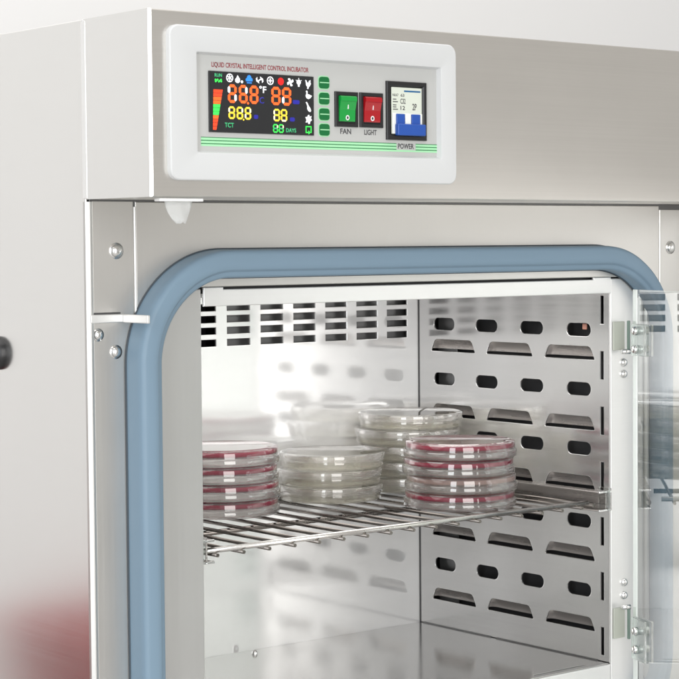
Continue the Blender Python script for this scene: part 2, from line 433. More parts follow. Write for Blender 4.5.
# ---------------- chamber liner
YB, ZF, XL, XR = 306, -633.5, 118, 638
def right_wall(x_at, sgn):
    YZ = lambda u, v, w: (x_at + sgn*(1.0 + w), u, v)
    holes = []
    oz = [-282.4, -345.5, -408.8, -486.2, -560.2]; oy = [261.5, 190.6, 118.8, 47.6]
    for z in oz:
        for y in oy: holes.append(rrect(y-17.6, y+17.6, z-6.9, z+6.9, 6.6, 6))
    lz = [-313.8, -388.6, -451.8, -527.8, -602.9]; lc = [(283.6, 210.0), (190.8, 117.8), (98.6, 24.8)]
    lou = []
    for z in lz:
        for a, b in lc:
            pts = [(a, z+0.6), (a-1.0, z), (b+0.6, z), (b, z+1.0), (b+2.2, z+6), (b+4.6, z+10.6), (b+6.4, z+12.8), (b+9.0, z+13.8),
                   (a-9.5, z+13.8), (a-6.4, z+12.6), (a-4.0, z+9.5), (a-1.6, z+4.5)]
            holes.append(pts[::-1]); lou.append((a, b, z))
    for k in range(7):
        zt = -246 - 58.5*k; holes.append([(11.2, zt-29.5), (16.0, zt-29.5), (16.0, zt), (11.2, zt)])
    o = sheet('liner_side', [[(3.6, ZF+0.4), (YB-0.4, ZF+0.4), (YB-0.4, -236), (3.6, -236)]] + holes, 2.0, YZ, 'liner', inc, 0.55)
    # pressed louvres: pockets leaning back into the duct, open along the bottom
    D = 7.0
    for a, b, z in lou:
        bm = bmesh.new()
        ns, nt = 28, 8; grid = []
        for j in range(nt+1):
            t = j/nt                                # 0 top, 1 bottom
            zz = z + 15.0 - t*(12.2)
            ya = a + 0.8 - 9.5*(1-t)**1.3; yb = b - 0.8 + 8.2*(1-t)**1.3
            row = []
            for i in range(ns+1):
                s = i/ns; e = min(s, 1-s)*(a-b)/9.0
                e = math.sqrt(max(0, 1-(1-min(1, e))**2))
                d = D*math.sin(t*math.pi/2)**0.9*e
                row.append(bm.verts.new((x_at + sgn*(1.4 + d), ya + (yb-ya)*s, zz)))
            grid.append(row)
        for j in range(nt):
            for i in range(ns):
                f = bm.faces.new((grid[j][i], grid[j][i+1], grid[j+1][i+1], grid[j+1][i])); f.smooth = True
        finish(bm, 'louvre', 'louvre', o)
    # duct behind
    bm = bmesh.new(); box(bm, x_at+sgn*24, x_at+sgn*27, 7, 312, -640, -232); finish(bm, 'duct_wall', 'dark_liner', o)
    bm = bmesh.new()
    for y in (252.6,): box(bm, x_at+sgn*12, x_at+sgn*14, y, y+32, -625, -250, 0.4)
    finish(bm, 'duct_stiffener', 'duct', o)
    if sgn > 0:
        bm = bmesh.new(); box(bm, 650, 652, 47.5, 54, -283, -276.5, 0.8); finish(bm, 'glint_patch', 'peach', o)  # added peach block, imitates a reflection glimpsed through the oval
    return o
right_wall(XR, 1); right_wall(XL, -1)

def back_wall():
    holes = []
    for k in range(-4, 7):
        x0 = 318.8 + 45.22*k
        for zc in (-256.6, -269.2, -281.7, -294.7): holes.append([(x0, zc-3.7), (x0+30.6, zc-3.7), (x0+30.6, zc+3.7), (x0, zc+3.7)])
    o = sheet('liner_back', [[(XL+0.4, ZF-3), (XR-0.4, ZF-3), (XR-0.4, -236), (XL+0.4, -236)]] + holes, 2.0,
              lambda u, v, w: (u, YB+1.0+w, v), 'back', inc, 0.5)
    bm = bmesh.new(); box(bm, 358, XR+20, YB+13, YB+15, -330, -232); box(bm, 358, XR+20, YB+3, YB+13, -334, -330)
    finish(bm, 'fan_cowl', 'duct', o)
    bm = bmesh.new(); box(bm, XL-20, 357, YB+30, YB+33, -330, -232); finish(bm, 'duct_wall', 'black', o)
back_wall()
bm = bmesh.new(); box(bm, 637.2, 638.6, 304.6, 306.2, ZF, -238); finish(bm, 'corner_joint', 'dark_liner', inc)
sheet('liner_floor', [[(XL+0.3, 4.4), (XR-0.3, 4.4), (XR-0.3, YB-0.05), (XL+0.3, YB-0.05)],
                      [(537.5, 12.6), (612, 12.6), (612, 15.6), (537.5, 15.6)]], 2.0, lambda u, v, w: (u, v, ZF-1.0+w), 'floor', inc, 0.4)
bm = bmesh.new(); box(bm, XL, XR, 2, YB, ZF-20, ZF-16); finish(bm, 'floor_tray', 'dark_liner', inc)
bm = bmesh.new(); box(bm, XL-1, XR+1, 3.2, YB+2, -235.6, -232); finish(bm, 'liner_ceiling', 'liner', inc)
# hem line where the side meets the floor
bm = bmesh.new()
for y0, y1 in ((20, 176), (184, 300)): box(bm, 636.6, 637.9, y0, y1, ZF+0.05, ZF+1.1)
finish(bm, 'floor_hem', 'duct', inc)

# ---------------- small hardware
def dome(bm, x, y, z, r, h, axis=(0,-1,0), slot=False):
    prof = [(0, h)] + [(r*math.sin(math.radians(a)), h*math.cos(math.radians(a))) for a in (15, 30, 45, 60, 75, 88)] + [(r, -0.6), (0, -0.6)]
    lathe(bm, prof, 28, axis, (x, y, z))
for x, z, r in ((30.2, -193.5, 5.6), (10.9, -264.3, 4.4), (28.5, -279.4, 4.8), (730.6, -196.1, 5.6)):
    bm = bmesh.new(); y = 0.4 if x < 100 else 1.0
    dome(bm, x, y, z, r, r*0.72); lathe(bm, [(0, 0.5), (r*1.25, 0.5), (r*1.25, -0.3), (0, -0.3)], 28, (0,-1,0), (x, y, z))
    finish(bm, 'screw', 'chrome', inc)
bm = bmesh.new(); dome(bm, 383.4, 288.5, ZF, 3.4, 4.4, (0,0,1)); finish(bm, 'screw', 'chrome', inc)
# door catch: leaf on the jamb, arm reaching out over the gasket
bm = bmesh.new()
box(bm, 2.2, 36.6, -2.6, 0.2, -254.2, -247.2, 0.7)
box(bm, 33.8, 36.8, -40.5, -2.8, -254.4, -247.4, 0.7)
finish(bm, 'door_catch', 'rail', inc)
bm = bmesh.new(); box(bm, 3.4, 33, -0.6, 0.3, -247.0, -245.6); finish(bm, 'catch_shadow', 'dark_liner', inc)  # dark strip laid in as the shadow along the catch's top edge
# knob on the side panel
bm = bmesh.new(); lathe(bm, [(0, 9), (9, 8.6), (13, 7.2), (14.8, 5), (15.2, 2), (15.2, -0.1), (0, -0.1)], 48, (-1,0,0), (0, 151.5, -285)); finish(bm, 'side_knob', 'black', inc, smooth=40)

# ---------------- shelf rails
def shelf_rail(x0, sgn):
    bm = bmesh.new()
    a = lambda d: x0 - sgn*d
    box(bm, a(0.3), a(13.5), 7, 294, -452.6, -451.2, 0.4)
    box(bm, a(0.3), a(13.5), 7, 294, -472.0, -470.6, 0.4)
    box(bm, a(0.3), a(1.6), 7, 294, -470.5, -452.7)
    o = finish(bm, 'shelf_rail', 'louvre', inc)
    bm = bmesh.new(); box(bm, a(0.6), a(13.8), 4.4, 6.8, -453.0, -450.8, 0.5); box(bm, a(0.6), a(13.8), 4.4, 6.8, -472.4, -470.2, 0.5); finish(bm, 'rail_lip', 'chrome', o)
    bm = bmesh.new(); box(bm, a(0.5), a(2.6), -0.5, 17, -471.5, -447.5, 0.6); finish(bm, 'rail_clip', 'clip', o)
shelf_rail(XR, 1); shelf_rail(XL, -1)

# ---------------- inner glass door, about 70 degrees open
AL = math.radians(112.3); U = Vector((math.cos(AL), -math.sin(AL), 0)); NV = Vector((U.y, -U.x, 0))
if NV.x > 0: NV = -NV
HP = Vector((646.9, -25, 0))
def obox(bm, s0, s1, d0, d1, z0, z1, bev=0.0, mi=0):
    """box in door coordinates: s along the pane, d out of its face towards the chamber side"""
    t = bmesh.new(); box(t, s0, s1, d0, d1, z0, z1, bev, 2, mi)
    for v in t.verts: v.co = HP + U*v.co.x + NV*v.co.y + Vector((0, 0, v.co.z))
    bmesh.ops.recalc_face_normals(t, faces=t.faces[:])
    merge(bm, t)
bm = bmesh.new(); obox(bm, 0.4, 548, -2.5, 2.5, -664, -239)
for f in bm.faces:
    f.normal_update()
    f.material_index = 0 if abs(f.normal.dot(NV)) > 0.9 else 1
door = finish(bm, 'inner_door', ['pane', 'pane_edge'], inc)
tag(door, 'frameless clear glass pane swung open')
for zt, zb, b1, b2 in ((-274.5, -307, -281.4, -300.4), (-580.5, -624.0, -593.5, -612.8)):
    bm = bmesh.new(); obox(bm, 1.5, 33, 2.7, 5.2, zb, zt, 0.5); obox(bm, 1.5, 33, -5.2, -2.7, zb, zt, 0.5)
    finish(bm, 'hinge_clamp', 'clip', door)
    for z in (b1, b2):
        bm = bmesh.new(); c = HP + U*14
        p = c + NV*5.2 + Vector((0, 0, z))
        lathe(bm, [(0, 5.0), (2.6, 4.7), (4.2, 3.6), (4.6, 2.2), (4.6, -0.05), (0, -0.05)], 24, NV, p)
        lathe(bm, [(0, 4.6), (3.9, 4.6), (4.3, 4.0), (4.3, -0.05), (0, -0.05)], 6, -NV, c - NV*5.2 + Vector((0, 0, z)), smooth=False)
        finish(bm, 'clamp_bolt', 'chrome', door)
for plate, pin, screws, edge in (((-273, -303), (-304.3,), (-316.3, -328.4), (-272, -302)), ((-575.5, -607.5), (-574.0,), (-549.3, -563.1), (-576, -608))):
    bm = bmesh.new(); box(bm, 640.4, 657, -1.2, 0.6, plate[1], plate[0], 0.5); h = finish(bm, 'door_hinge', 'green_leaf', inc)
    bm = bmesh.new(); box(bm, 652.6, 655.2, -11, -8, edge[1], edge[0], 0.6); finish(bm, 'hinge_knuckle', 'teal_edge', h)
    bm = bmesh.new(); tube(bm, [(646.5, -6.0, pin[0]), (655.5, -10.0, pin[0])], 2.7, 14); finish(bm, 'hinge_pin', 'chrome', h)
    for z in screws:
        bm = bmesh.new(); dome(bm, 657.0, 0.8, z, 4.6, 4.2); finish(bm, 'hinge_screw', 'chrome', h)

# ---------------- heavy outer door, folded back out of the picture on the right
bm = bmesh.new(); box(bm, 772, 838, -772, -12, -1080, -156, 6, 3); od = finish(bm, 'outer_door', 'door_skin', inc)

# ---------------- control panel
Y0 = -100.1
def bezel():
    # stepped white frame: outer rounded edge, flat, inner slope to recess
    o1 = rrect(15.6, 325.2, -136.6, -11.8, 9, 8); n = len(o1)
    def ring(u0, u1, v0, v1, r, y): return [(u, y, v) for u, v in rrect(u0, u1, v0, v1, r, 8)]
    R = [ring(15.6, 325.2, -136.6, -11.8, 9, Y0-0.02), ring(15.6, 325.2, -136.6, -11.8, 9, Y0-3.9), ring(15.8, 325.0, -136.4, -12.0, 8.9, Y0-4.7),
         ring(16.6, 324.2, -135.6, -12.8, 8.5, Y0-5.4), ring(40.0, 307.9, -115.6, -31.2, 1.6, Y0-6.2), ring(41.6, 306.4, -114.0, -32.8, 1.2, Y0-5.6), ring(43.4, 304.9, -112.4, -34.4, 0.9, Y0-0.9)]
    bm = bmesh.new(); V = [[bm.verts.new(p) for p in r] for r in R]
    for a, b in zip(V[:-1], V[1:]):
        for i in range(n):
            j = (i+1) % n; f = bm.faces.new((a[i], a[j], b[j], b[i])); f.smooth = True
    return finish(bm, 'control_panel', 'white_plastic', inc, smooth=25)
cp = bezel()
YF = -101.0
def face():
    bm = bmesh.new(); box(bm, 43.0, 305.3, YF, Y0-0.1, -112.8, -34.0, 0)
    for z0, z1, mi in ((-101.6, -101.0, 2), (-103.4, -101.65, 1), (-104.2, -103.45, 2), (-106.0, -104.25, 1), (-106.8, -106.05, 2), (-108.4, -106.85, 1)):
        for x0, x1 in ((48.2, 257.4), (279.8, 305.0)):
            if z1 < -106.8: x0, x1 = (48.2, 305.0) if x0 < 100 else (0, 0)
            if x1: box(bm, x0, x1, YF-0.12, YF-0.01, z0, z1, 0, 2, mi)
    return finish(bm, 'faceplate', ['face', 'pale_green', 'dark_green'], cp)
face()
bm = bmesh.new()
letters(bm, 'LIQUID CRYSTAL INTELLIGENT CONTROL INCUBATOR', 59.5, 160.0, -44.6, -39.8, YF-0.02, 0)
finish(bm, 'lettering', 'print_red', cp)
bm = bmesh.new()
letters(bm, 'FAN', 194.0, 206.0, -94.6, -90.0, YF-0.02); finish(bm, 'lettering', 'print_black', cp)
bm = bmesh.new(); letters(bm, 'LIGHT', 220.8, 234.8, -94.7, -90.1, YF-0.02); finish(bm, 'lettering', 'print_black', cp)
bm = bmesh.new(); letters(bm, 'POWER', 259.2, 277.6, -105.7, -101.2, YF-0.02); finish(bm, 'lettering', 'print_black', cp)

def screen():
    mats = ['screen', 'l_white', 'l_orange', 'l_orange_rim', 'l_yellow', 'l_green', 'l_dgreen', 'l_blue', 'l_dimblue', 'l_red', 'l_deepred', 'l_cream']
    bm = bmesh.new(); Z = {m: i for i, m in enumerate(mats)}
    box(bm, 55.8, 164.4, YF-1.4, YF-0.02, -97.0, -47.2, 0.3)
    ya, yb = YF-1.44, YF-1.6
    def poly(pts, m): prism_xz(bm, pts, ya, yb, Z[m])
    def disc(x, z, r, m, n=20, sx=1.0): poly([(x+sx*r*math.cos(2*math.pi*k/n), z+r*math.sin(2*math.pi*k/n)) for k in range(n)], m)
    def ringp(x, z, r, w, m, n=24):
        for k in range(n):
            a, b = 2*math.pi*k/n, 2*math.pi*(k+1)/n
            poly([(x+r*math.cos(a), z+r*math.sin(a)), (x+r*math.cos(b), z+r*math.sin(b)), (x+(r-w)*math.cos(b), z+(r-w)*math.sin(b)), (x+(r-w)*math.cos(a), z+(r-w)*math.sin(a))], m)
    def stroke(x0, z0, x1, z1, w, m):
        d = Vector((x1-x0, z1-z0)).normalized(); nx, nz = -d.y*w/2, d.x*w/2
        poly([(x0+nx, z0+nz), (x1+nx, z1+nz), (x1-nx, z1-nz), (x0-nx, z0-nz)], m)
    def digit(x, z, w, h, t, m, alt={}):
        """seven bevelled segments, bottom left at x, z"""
        g = t*0.12; hh = h/2
        def H(zc): return [(x+t/2+g, zc), (x+t+g, zc+t/2), (x+w-t-g, zc+t/2), (x+w-t/2-g, zc), (x+w-t-g, zc-t/2), (x+t+g, zc-t/2)]
        def Vv(xc, z0, z1): return [(xc, z0+g), (xc+t/2, z0+t/2+g), (xc+t/2, z1-t/2-g), (xc, z1-g), (xc-t/2, z1-t/2-g), (xc-t/2, z0+t/2+g)]
        S = {'a': H(z+h-t/2), 'g': H(z+hh), 'd': H(z+t/2), 'f': Vv(x+t/2, z+hh, z+h-t/2), 'b': Vv(x+w-t/2, z+hh, z+h-t/2),
             'e': Vv(x+t/2, z+t/2, z+hh), 'c': Vv(x+w-t/2, z+t/2, z+hh)}
        for k, p in S.items(): poly(p, alt.get(k, m))
    # orange temperature 88.8
    for i, alt in enumerate(({'f': 'l_white', 'c': 'l_white'}, {'b': 'l_white'}, {})):
        digit(74.6+11.1*i, -72.6, 8.9, 15.2, 2.35, 'l_orange' if i < 3 else '', alt)
    disc(95.0, -72.2, 1.1, 'l_orange', 8)
    for i, alt in enumerate(({}, {'e': 'l_white'})): digit(119.2+11.2*i, -72.7, 9.6, 15.2, 2.35, 'l_orange', alt)
    # yellow
    for i, alt in enumerate(({'f': 'l_cream'}, {'b': 'l_cream', 'e': 'l_yellow'}, {'b': 'l_cream', 'e': 'l_cream'})): digit(75.0+8.25*i, -85.8, 6.6, 10.4, 1.55, 'l_yellow', alt)
    disc(90.2, -85.9, 0.8, 'l_yellow', 8)
    for i, alt in enumerate(({'f': 'l_cream', 'e': 'l_cream'}, {'d': 'l_cream'})): digit(121.3+7.6*i, -86.2, 6.7, 10.4, 1.5, 'l_yellow', alt)
    for i in range(2): digit(120.6+6.0*i, -95.7, 5.2, 7.2, 1.1, 'l_green', {'b': 'l_cream', 'g': 'l_dgreen'})
    # text
    letters(bm, 'RUN', 61.6, 68.8, -51.9, -49.1, ya, Z['l_dgreen']); letters(bm, '°F', 106.8, 114.0, -63.2, -57.4, ya, Z['l_white'])
    letters(bm, 'TCT', 71.2, 80.4, -92.8, -88.9, ya, Z['l_dgreen']); letters(bm, 'DAYS', 134.4, 145.0, -95.0, -91.6, ya, Z['l_dgreen'])
    letters(bm, 'C', 106.8, 111.6, -72.0, -66.6, ya, Z['l_dimblue'])
    for x, z, w in ((145.2, -69.4, 3.6), (103.0, -83.2, 2.2), (141.0, -84.1, 2.6)): poly(rrect(x-w, x+w, z-1.7, z+1.7, 1.2, 3), 'l_dimblue')
    # bar graph
    n = 11
    for i in range(n):
        t0, t1 = i/n, (i+0.88)/n
        L_ = lambda t: 60.2 + (-0.9)*t; R_ = lambda t: 69.4 + (62.6-69.4)*t; zz = lambda t: -62.2 + (-95.4+62.2)*t
        m = 'l_deepred' if i in (0, 1, 8, 9, 10) else 'l_orange' if i in (2, 3, 7) else 'l_green'
        poly([(L_(t0), zz(t0)), (R_(t0), zz(t0)), (R_(t1), zz(t1)), (L_(t1), zz(t1))], m)
    # icons, top row
    stroke(62.0, -56.0, 65.0, -53.8, 1.3, 'l_green'); stroke(65.2, -56.0, 68.4, -53.8, 1.3, 'l_green'); disc(62.4, -54.4, 0.9, 'l_green', 8); disc(68.0, -55.4, 0.9, 'l_green', 8)
    ringp(76.6, -52.2, 3.5, 0.7, 'l_white')
    for k in range(3):
        a = math.radians(30+60*k); stroke(76.6-2.9*math.cos(a), -52.2-2.9*math.sin(a), 76.6+2.9*math.cos(a), -52.2+2.9*math.sin(a), 0.75, 'l_white')
    poly([(84.6, -49.6), (85.8, -51.2), (87.0, -52.8), (86.9, -54.8), (85.6, -56.0), (83.8, -56.0), (82.3, -55.0), (82.1, -53.2), (83.3, -52.0)], 'l_white'); disc(89.0, -54.9, 1.2, 'l_white', 10)
    poly([(93.0, -54.2), (92.8, -52.4), (94.0, -51.4), (94.8, -49.6), (96.6, -48.9), (98.2, -49.9), (98.6, -51.2), (99.8, -52.0), (99.8, -53.8), (99.0, -54.2)], 'l_blue'); stroke(94.0, -55.4, 99.0, -55.4, 0.9, 'l_blue')
    for s in (1, -1):
        poly([(107.2+s*0.4, -52.6+s*2.9), (107.2+s*3.4, -52.6+s*1.2), (107.2+s*3.9, -52.6-s*1.0), (107.2+s*2.4, -52.6-s*2.4), (107.2+s*2.5, -52.6-s*0.5), (107.2+s*1.0, -52.6+s*1.0)], 'l_white')
    stroke(105.4, -53.6, 109.0, -51.6, 1.0, 'l_white')
    ringp(118.2, -52.7, 3.5, 0.8, 'l_white'); stroke(116.2, -52.7, 120.2, -52.7, 1.0, 'l_white'); stroke(118.2, -54.7, 118.2, -50.7, 1.0, 'l_white')
    disc(129.2, -52.8, 3.1, 'l_red')
    for k in range(4):
        a = math.radians(20+90*k); c, s = math.cos(a), math.sin(a); q = lambda u, v: (139.2+u*c-v*s, -53.0+u*s+v*c)
        poly([q(0.1, -0.5), q(1.6, -1.1), q(3.3, -0.7), q(3.7, 0.9), q(2.9, 1.6), q(1.7, 0.8), q(0.3, 0.6)], 'l_white')
    disc(148.2, -52.6, 2.2, 'l_white'); poly([(147.2, -54.4), (149.2, -54.4), (149.0, -56.4), (147.4, -56.4)], 'l_white')
    for k in range(6):
        a = math.radians(30+60*k)
        if k < 3: stroke(148.2+2.6*math.cos(a), -52.6+2.6*math.sin(a), 148.2+3.5*math.cos(a), -52.6+3.5*math.sin(a), 0.45, 'l_white')
    # bird icons down the right
    poly([(155.2, -50.4), (156.4, -50.6), (156.9, -52.0), (158.2, -53.2), (159.3, -51.0), (160.8, -50.2), (160.6, -52.2), (161.2, -53.4), (160.0, -55.4), (158.8, -56.2), (158.6, -57.8), (157.2, -57.8), (157.4, -56.2), (156.0, -54.6), (155.8, -52.4)], 'l_white')
    poly([(155.6, -59.8), (156.8, -59.2), (157.6, -60.2), (157.4, -62.0), (159.6, -62.6), (162.2, -63.6), (160.6, -65.4), (158.4, -66.4), (156.4, -65.6), (155.4, -63.8), (156.2, -62.0), (156.2, -60.6)], 'l_white')
    poly([(155.4, -69.2), (156.6, -68.8), (157.6, -70.0), (158.6, -72.0), (160.4, -74.0), (161.2, -76.4), (160.0, -77.2), (158.2, -76.4), (157.0, -74.6), (157.2, -72.4), (156.4, -70.4)], 'l_white')
    poly([(155.0, -81.6), (157.0, -81.4), (158.0, -79.8), (159.2, -79.6), (159.2, -81.2), (161.6, -80.6), (160.8, -82.6), (162.0, -84.0), (160.0, -85.4), (159.8, -87.2), (158.2, -87.4), (157.6, -85.8), (155.2, -86.2), (156.2, -84.2)], 'l_white')
    stroke(155.2, -89.6, 161.4, -89.6, 0.9, 'l_green'); stroke(155.6, -89.2, 155.6, -94.8, 0.9, 'l_green'); stroke(161.0, -89.2, 161.0, -94.8, 0.9, 'l_green'); stroke(155.2, -94.6, 158.0, -94.6, 0.9, 'l_green'); poly([(158.2, -92.8), (160.4, -94.6), (158.2, -96.2)], 'l_green')
    return finish(bm, 'display', mats, cp)
screen()
for z in (-51.7, -65.2, -78.5, -91.7):
    bm = bmesh.new()
    t = bmesh.new(); prism_xz(t, rrect(169.9, 182.5, z-5.9, z+5.9, 3.2, 4), YF-0.02, YF-0.14, 1); merge(bm, t)
    prism_xz(bm, rrect(170.9, 181.5, z-4.9, z+4.9, 2.4, 4), YF-0.1, YF-1.2, 0)
    box(bm, 171.2, 181.2, YF-1.34, YF-1.18, z-0.4, z+0.4, 0, 2, 1)
    finish(bm, 'button', ['green_button', 'pale_green'], cp)
def rocker(x0, x1, z0, z1, mat):
    bm = bmesh.new()
    # black surround with a sloping inner lip
    def rg(d, y): return [(x0+d, y, z0+d), (x1-d, y, z0+d), (x1-d, y, z1-d), (x0+d, y, z1-d)]
    R = [rg(0, YF-0.02), rg(0, YF-1.6), rg(0.5, YF-2.1), rg(3.0, YF-2.1), rg(3.6, YF-1.0)]
    V = [[bm.verts.new(p) for p in r] for r in R]
    for a, b in zip(V[:-1], V[1:]):
        for i in range(4): bm.faces.new((a[i], a[(i+1) % 4], b[(i+1) % 4], b[i]))
    bm.faces.new(V[-1])
    # rocker cap: upper end pressed out, falling towards the foot
    xa, xb = x0+3.9, x1-3.9; za, zb = z0+4.6, z1-3.6
    prof = [(zb, YF-1.1), (zb, YF-3.6), (zb-1.0, YF-4.9), (zb-4.2, YF-5.0), (zb-5.0, YF-4.2), ((za+zb)/2-1, YF-2.6), (za+1.5, YF-2.2), (za, YF-1.9), (za, YF-1.1)]
    A = [bm.verts.new((xa, y, z)) for z, y in prof]; B = [bm.verts.new((xb, y, z)) for z, y in prof]
    fs = [bm.faces.new(A), bm.faces.new(B[::-1])] + [bm.faces.new((A[i], B[i], B[i+1], A[i+1])) for i in range(len(prof)-1)]
    for f in fs: f.material_index = 1
    xm = (xa+xb)/2; zo = za+3.2
    for k in range(20):
        a, b = 2*math.pi*k/20, 2*math.pi*(k+1)/20
        pr = [(xm+1.9*math.cos(a), zo+2.2*math.sin(a)), (xm+1.9*math.cos(b), zo+2.2*math.sin(b)), (xm+1.05*math.cos(b), zo+1.3*math.sin(b)), (xm+1.05*math.cos(a), zo+1.3*math.sin(a))]
        prism_xz(bm, pr, YF-2.2, YF-2.75, 2)
    disc = [(xm+0.95*math.cos(2*math.pi*k/12), zo+1.2*math.sin(2*math.pi*k/12)) for k in range(12)]
    prism_xz(bm, disc, YF-2.2, YF-2.72, 0)
    zi = (za+zb)/2+1.6
    prism_xz(bm, [(xm-0.35, zi-1.8), (xm+0.35, zi-1.8), (xm+0.35, zi+1.8), (xm-0.35, zi+1.8)], YF-2.4, YF-3.75, 2)
    return finish(bm, 'rocker_switch', ['black', mat, 'print_white'], cp)
tag(rocker(187.6, 212.9, -88.5, -58.5, 'green_rocker'), 'green rocker switch above the word FAN')
tag(rocker(215.2, 241.2, -88.3, -58.3, 'red_rocker'), 'red rocker switch above the word LIGHT')
def breaker():
    bm = bmesh.new()
    x0, x1, z0, z1 = 245.2, 291.6, -98.2, -47.0
    def rg(d, y, dz=0): return [(x0+d, y, z0+d-dz), (x1-d, y, z0+d-dz), (x1-d, y, z1-d), (x0+d, y, z1-d)]
    R = [rg(0, YF-0.02), rg(0, YF-1.8), rg(0.6, YF-2.4), rg(3.4, YF-2.4), rg(5.2, YF-0.4)]
    V = [[bm.verts.new(p) for p in r] for r in R]
    for a, b in zip(V[:-1], V[1:]):
        for i in range(4): bm.faces.new((a[i], a[(i+1) % 4], b[(i+1) % 4], b[i]))
    bm.faces.new(V[-1])
    # breaker face, stepped nose
    box(bm, 251.0, 286.2, YF-1.5, YF-0.5, -93.0, -52.0, 0.4, 2, 1)
    box(bm, 251.2, 286.0, YF-2.4, YF-1.45, -92.8, -74.6, 0.4, 2, 2)
    box(bm, 265.3, 271.8, YF-3.4, YF-2.35, -86.5, -74.8, 0.4, 2, 2)
    for xa, xb in ((255.0, 264.4), (272.6, 282.4)):
        box(bm, xa, xb, YF-4.0, YF-2.2, -87.0, -75.4, 0.5, 2, 3)
    box(bm, 253.8, 286.4, YF-7.0, YF-2.3, -94.4, -84.2, 0.9, 2, 3)
    box(bm, 265.4, 284.4, YF-1.62, YF-1.48, -56.0, -54.5, 0, 2, 4)
    yl = YF-1.46
    for txt, a, b, c, d in (('NLK7', 252.2, 258.8, -60.0, -57.8), ('63', 261.4, 265.6, -60.2, -57.6), ('C32', 261.0, 267.0, -66.4, -61.8), ('12', 261.2, 266.4, -71.8, -68.2), ('2P', 275.0, 280.0, -71.6, -65.8)):
        letters(bm, txt, a, b, c, d, yl, 5)
    for zz in (-62.6, -64.8, -67.6, -69.4, -71.4): box(bm, 252.4, 258.2 - (1.8 if int(zz*10) % 3 else 0), yl-0.12, yl+0.02, zz-0.4, zz+0.4, 0, 2, 5)
    return finish(bm, 'circuit_breaker', ['black', 'breaker', 'breaker_white', 'blue', 'blue_print', 'print_black'], cp)
breaker()

# ------------------------------------------------------------------ white tag under the header
def film():
    t = empty('paper_tag', (30, -97, -171.6))
    tag(t, 'torn white film tag hanging from the underside of the steel header', 'tag')
    bm = bmesh.new(); box(bm, 8.6, 51.5, -99.2, -91, -153.6, -151.2, 0.6); finish(bm, 'clip_strip', 'tag', t)
    bm = bmesh.new()
    L = [(13.8, -152), (15.0, -157.5), (17.6, -162.5), (21.6, -167.5), (26.4, -171.6)]
    Rr = [(41.8, -152), (40.6, -157.5), (38.8, -162.5), (36.8, -167.8), (34.8, -171.6)]
    nx = 10; grid = []
    for (xa, za), (xb, zb) in zip(L, Rr):
        row = []
        for i in range(nx+1):
            s = i/nx; x = xa+(xb-xa)*s; z = za+(zb-za)*s
            if za < -171: z += 1.6*max(0, 1-abs(s-0.55)*8)
            row.append(bm.verts.new((x, -97.5-1.6*math.sin(s*5+za*0.12)*(-152-za)/20, z)))
        grid.append(row)
    for a, b in zip(grid[:-1], grid[1:]):
        for i in range(nx): bm.faces.new((a[i], a[i+1], b[i+1], b[i]))
    bmesh.ops.solidify(bm, geom=bm.faces[:], thickness=0.5)
    for f in bm.faces: f.smooth = True
    finish(bm, 'flap', 'tag', t)
film()

# ------------------------------------------------------------------ wire shelf
ZW = -464.0          # top of the wires
def shelf():
    s = empty('wire_shelf', (378, 160, -468.6))
    tag(s, 'steel wire shelf carrying the petri dishes inside the chamber', 'shelf')
    for y, nm in ((11.0, 'front_rod'), (152, 'cross_rod'), (292, 'rear_rod')):
        bm = bmesh.new(); z = ZW + 2.2 if y < 100 else ZW - 7.2
        tube(bm, [(122.5, y, z), (613.0, y, z)], 2.7, 16); finish(bm, nm, 'rod' if y < 100 else 'wire', s)
    for x in (124, 626):
        bm = bmesh.new(); tube(bm, [(x, 14, ZW-2.3), (x, 296, ZW-2.3)], 2.6, 14); finish(bm, 'side_rod', 'wire', s)
    first = None
    for k in range(17):
        x = 135.5 + 29.0*k
        if first is None:
            bm = bmesh.new()
            tube(bm, [(x, 5.0, ZW-1.8), (x, 299, ZW-1.8)], 1.8, 12); o = finish(bm, 'wire', 'wire', s); first = o
        else:
            o = first.copy(); COL.objects.link(o); o.parent = s; o.location.x = first.location.x + 29.0*k*MM
    return s
shelf()

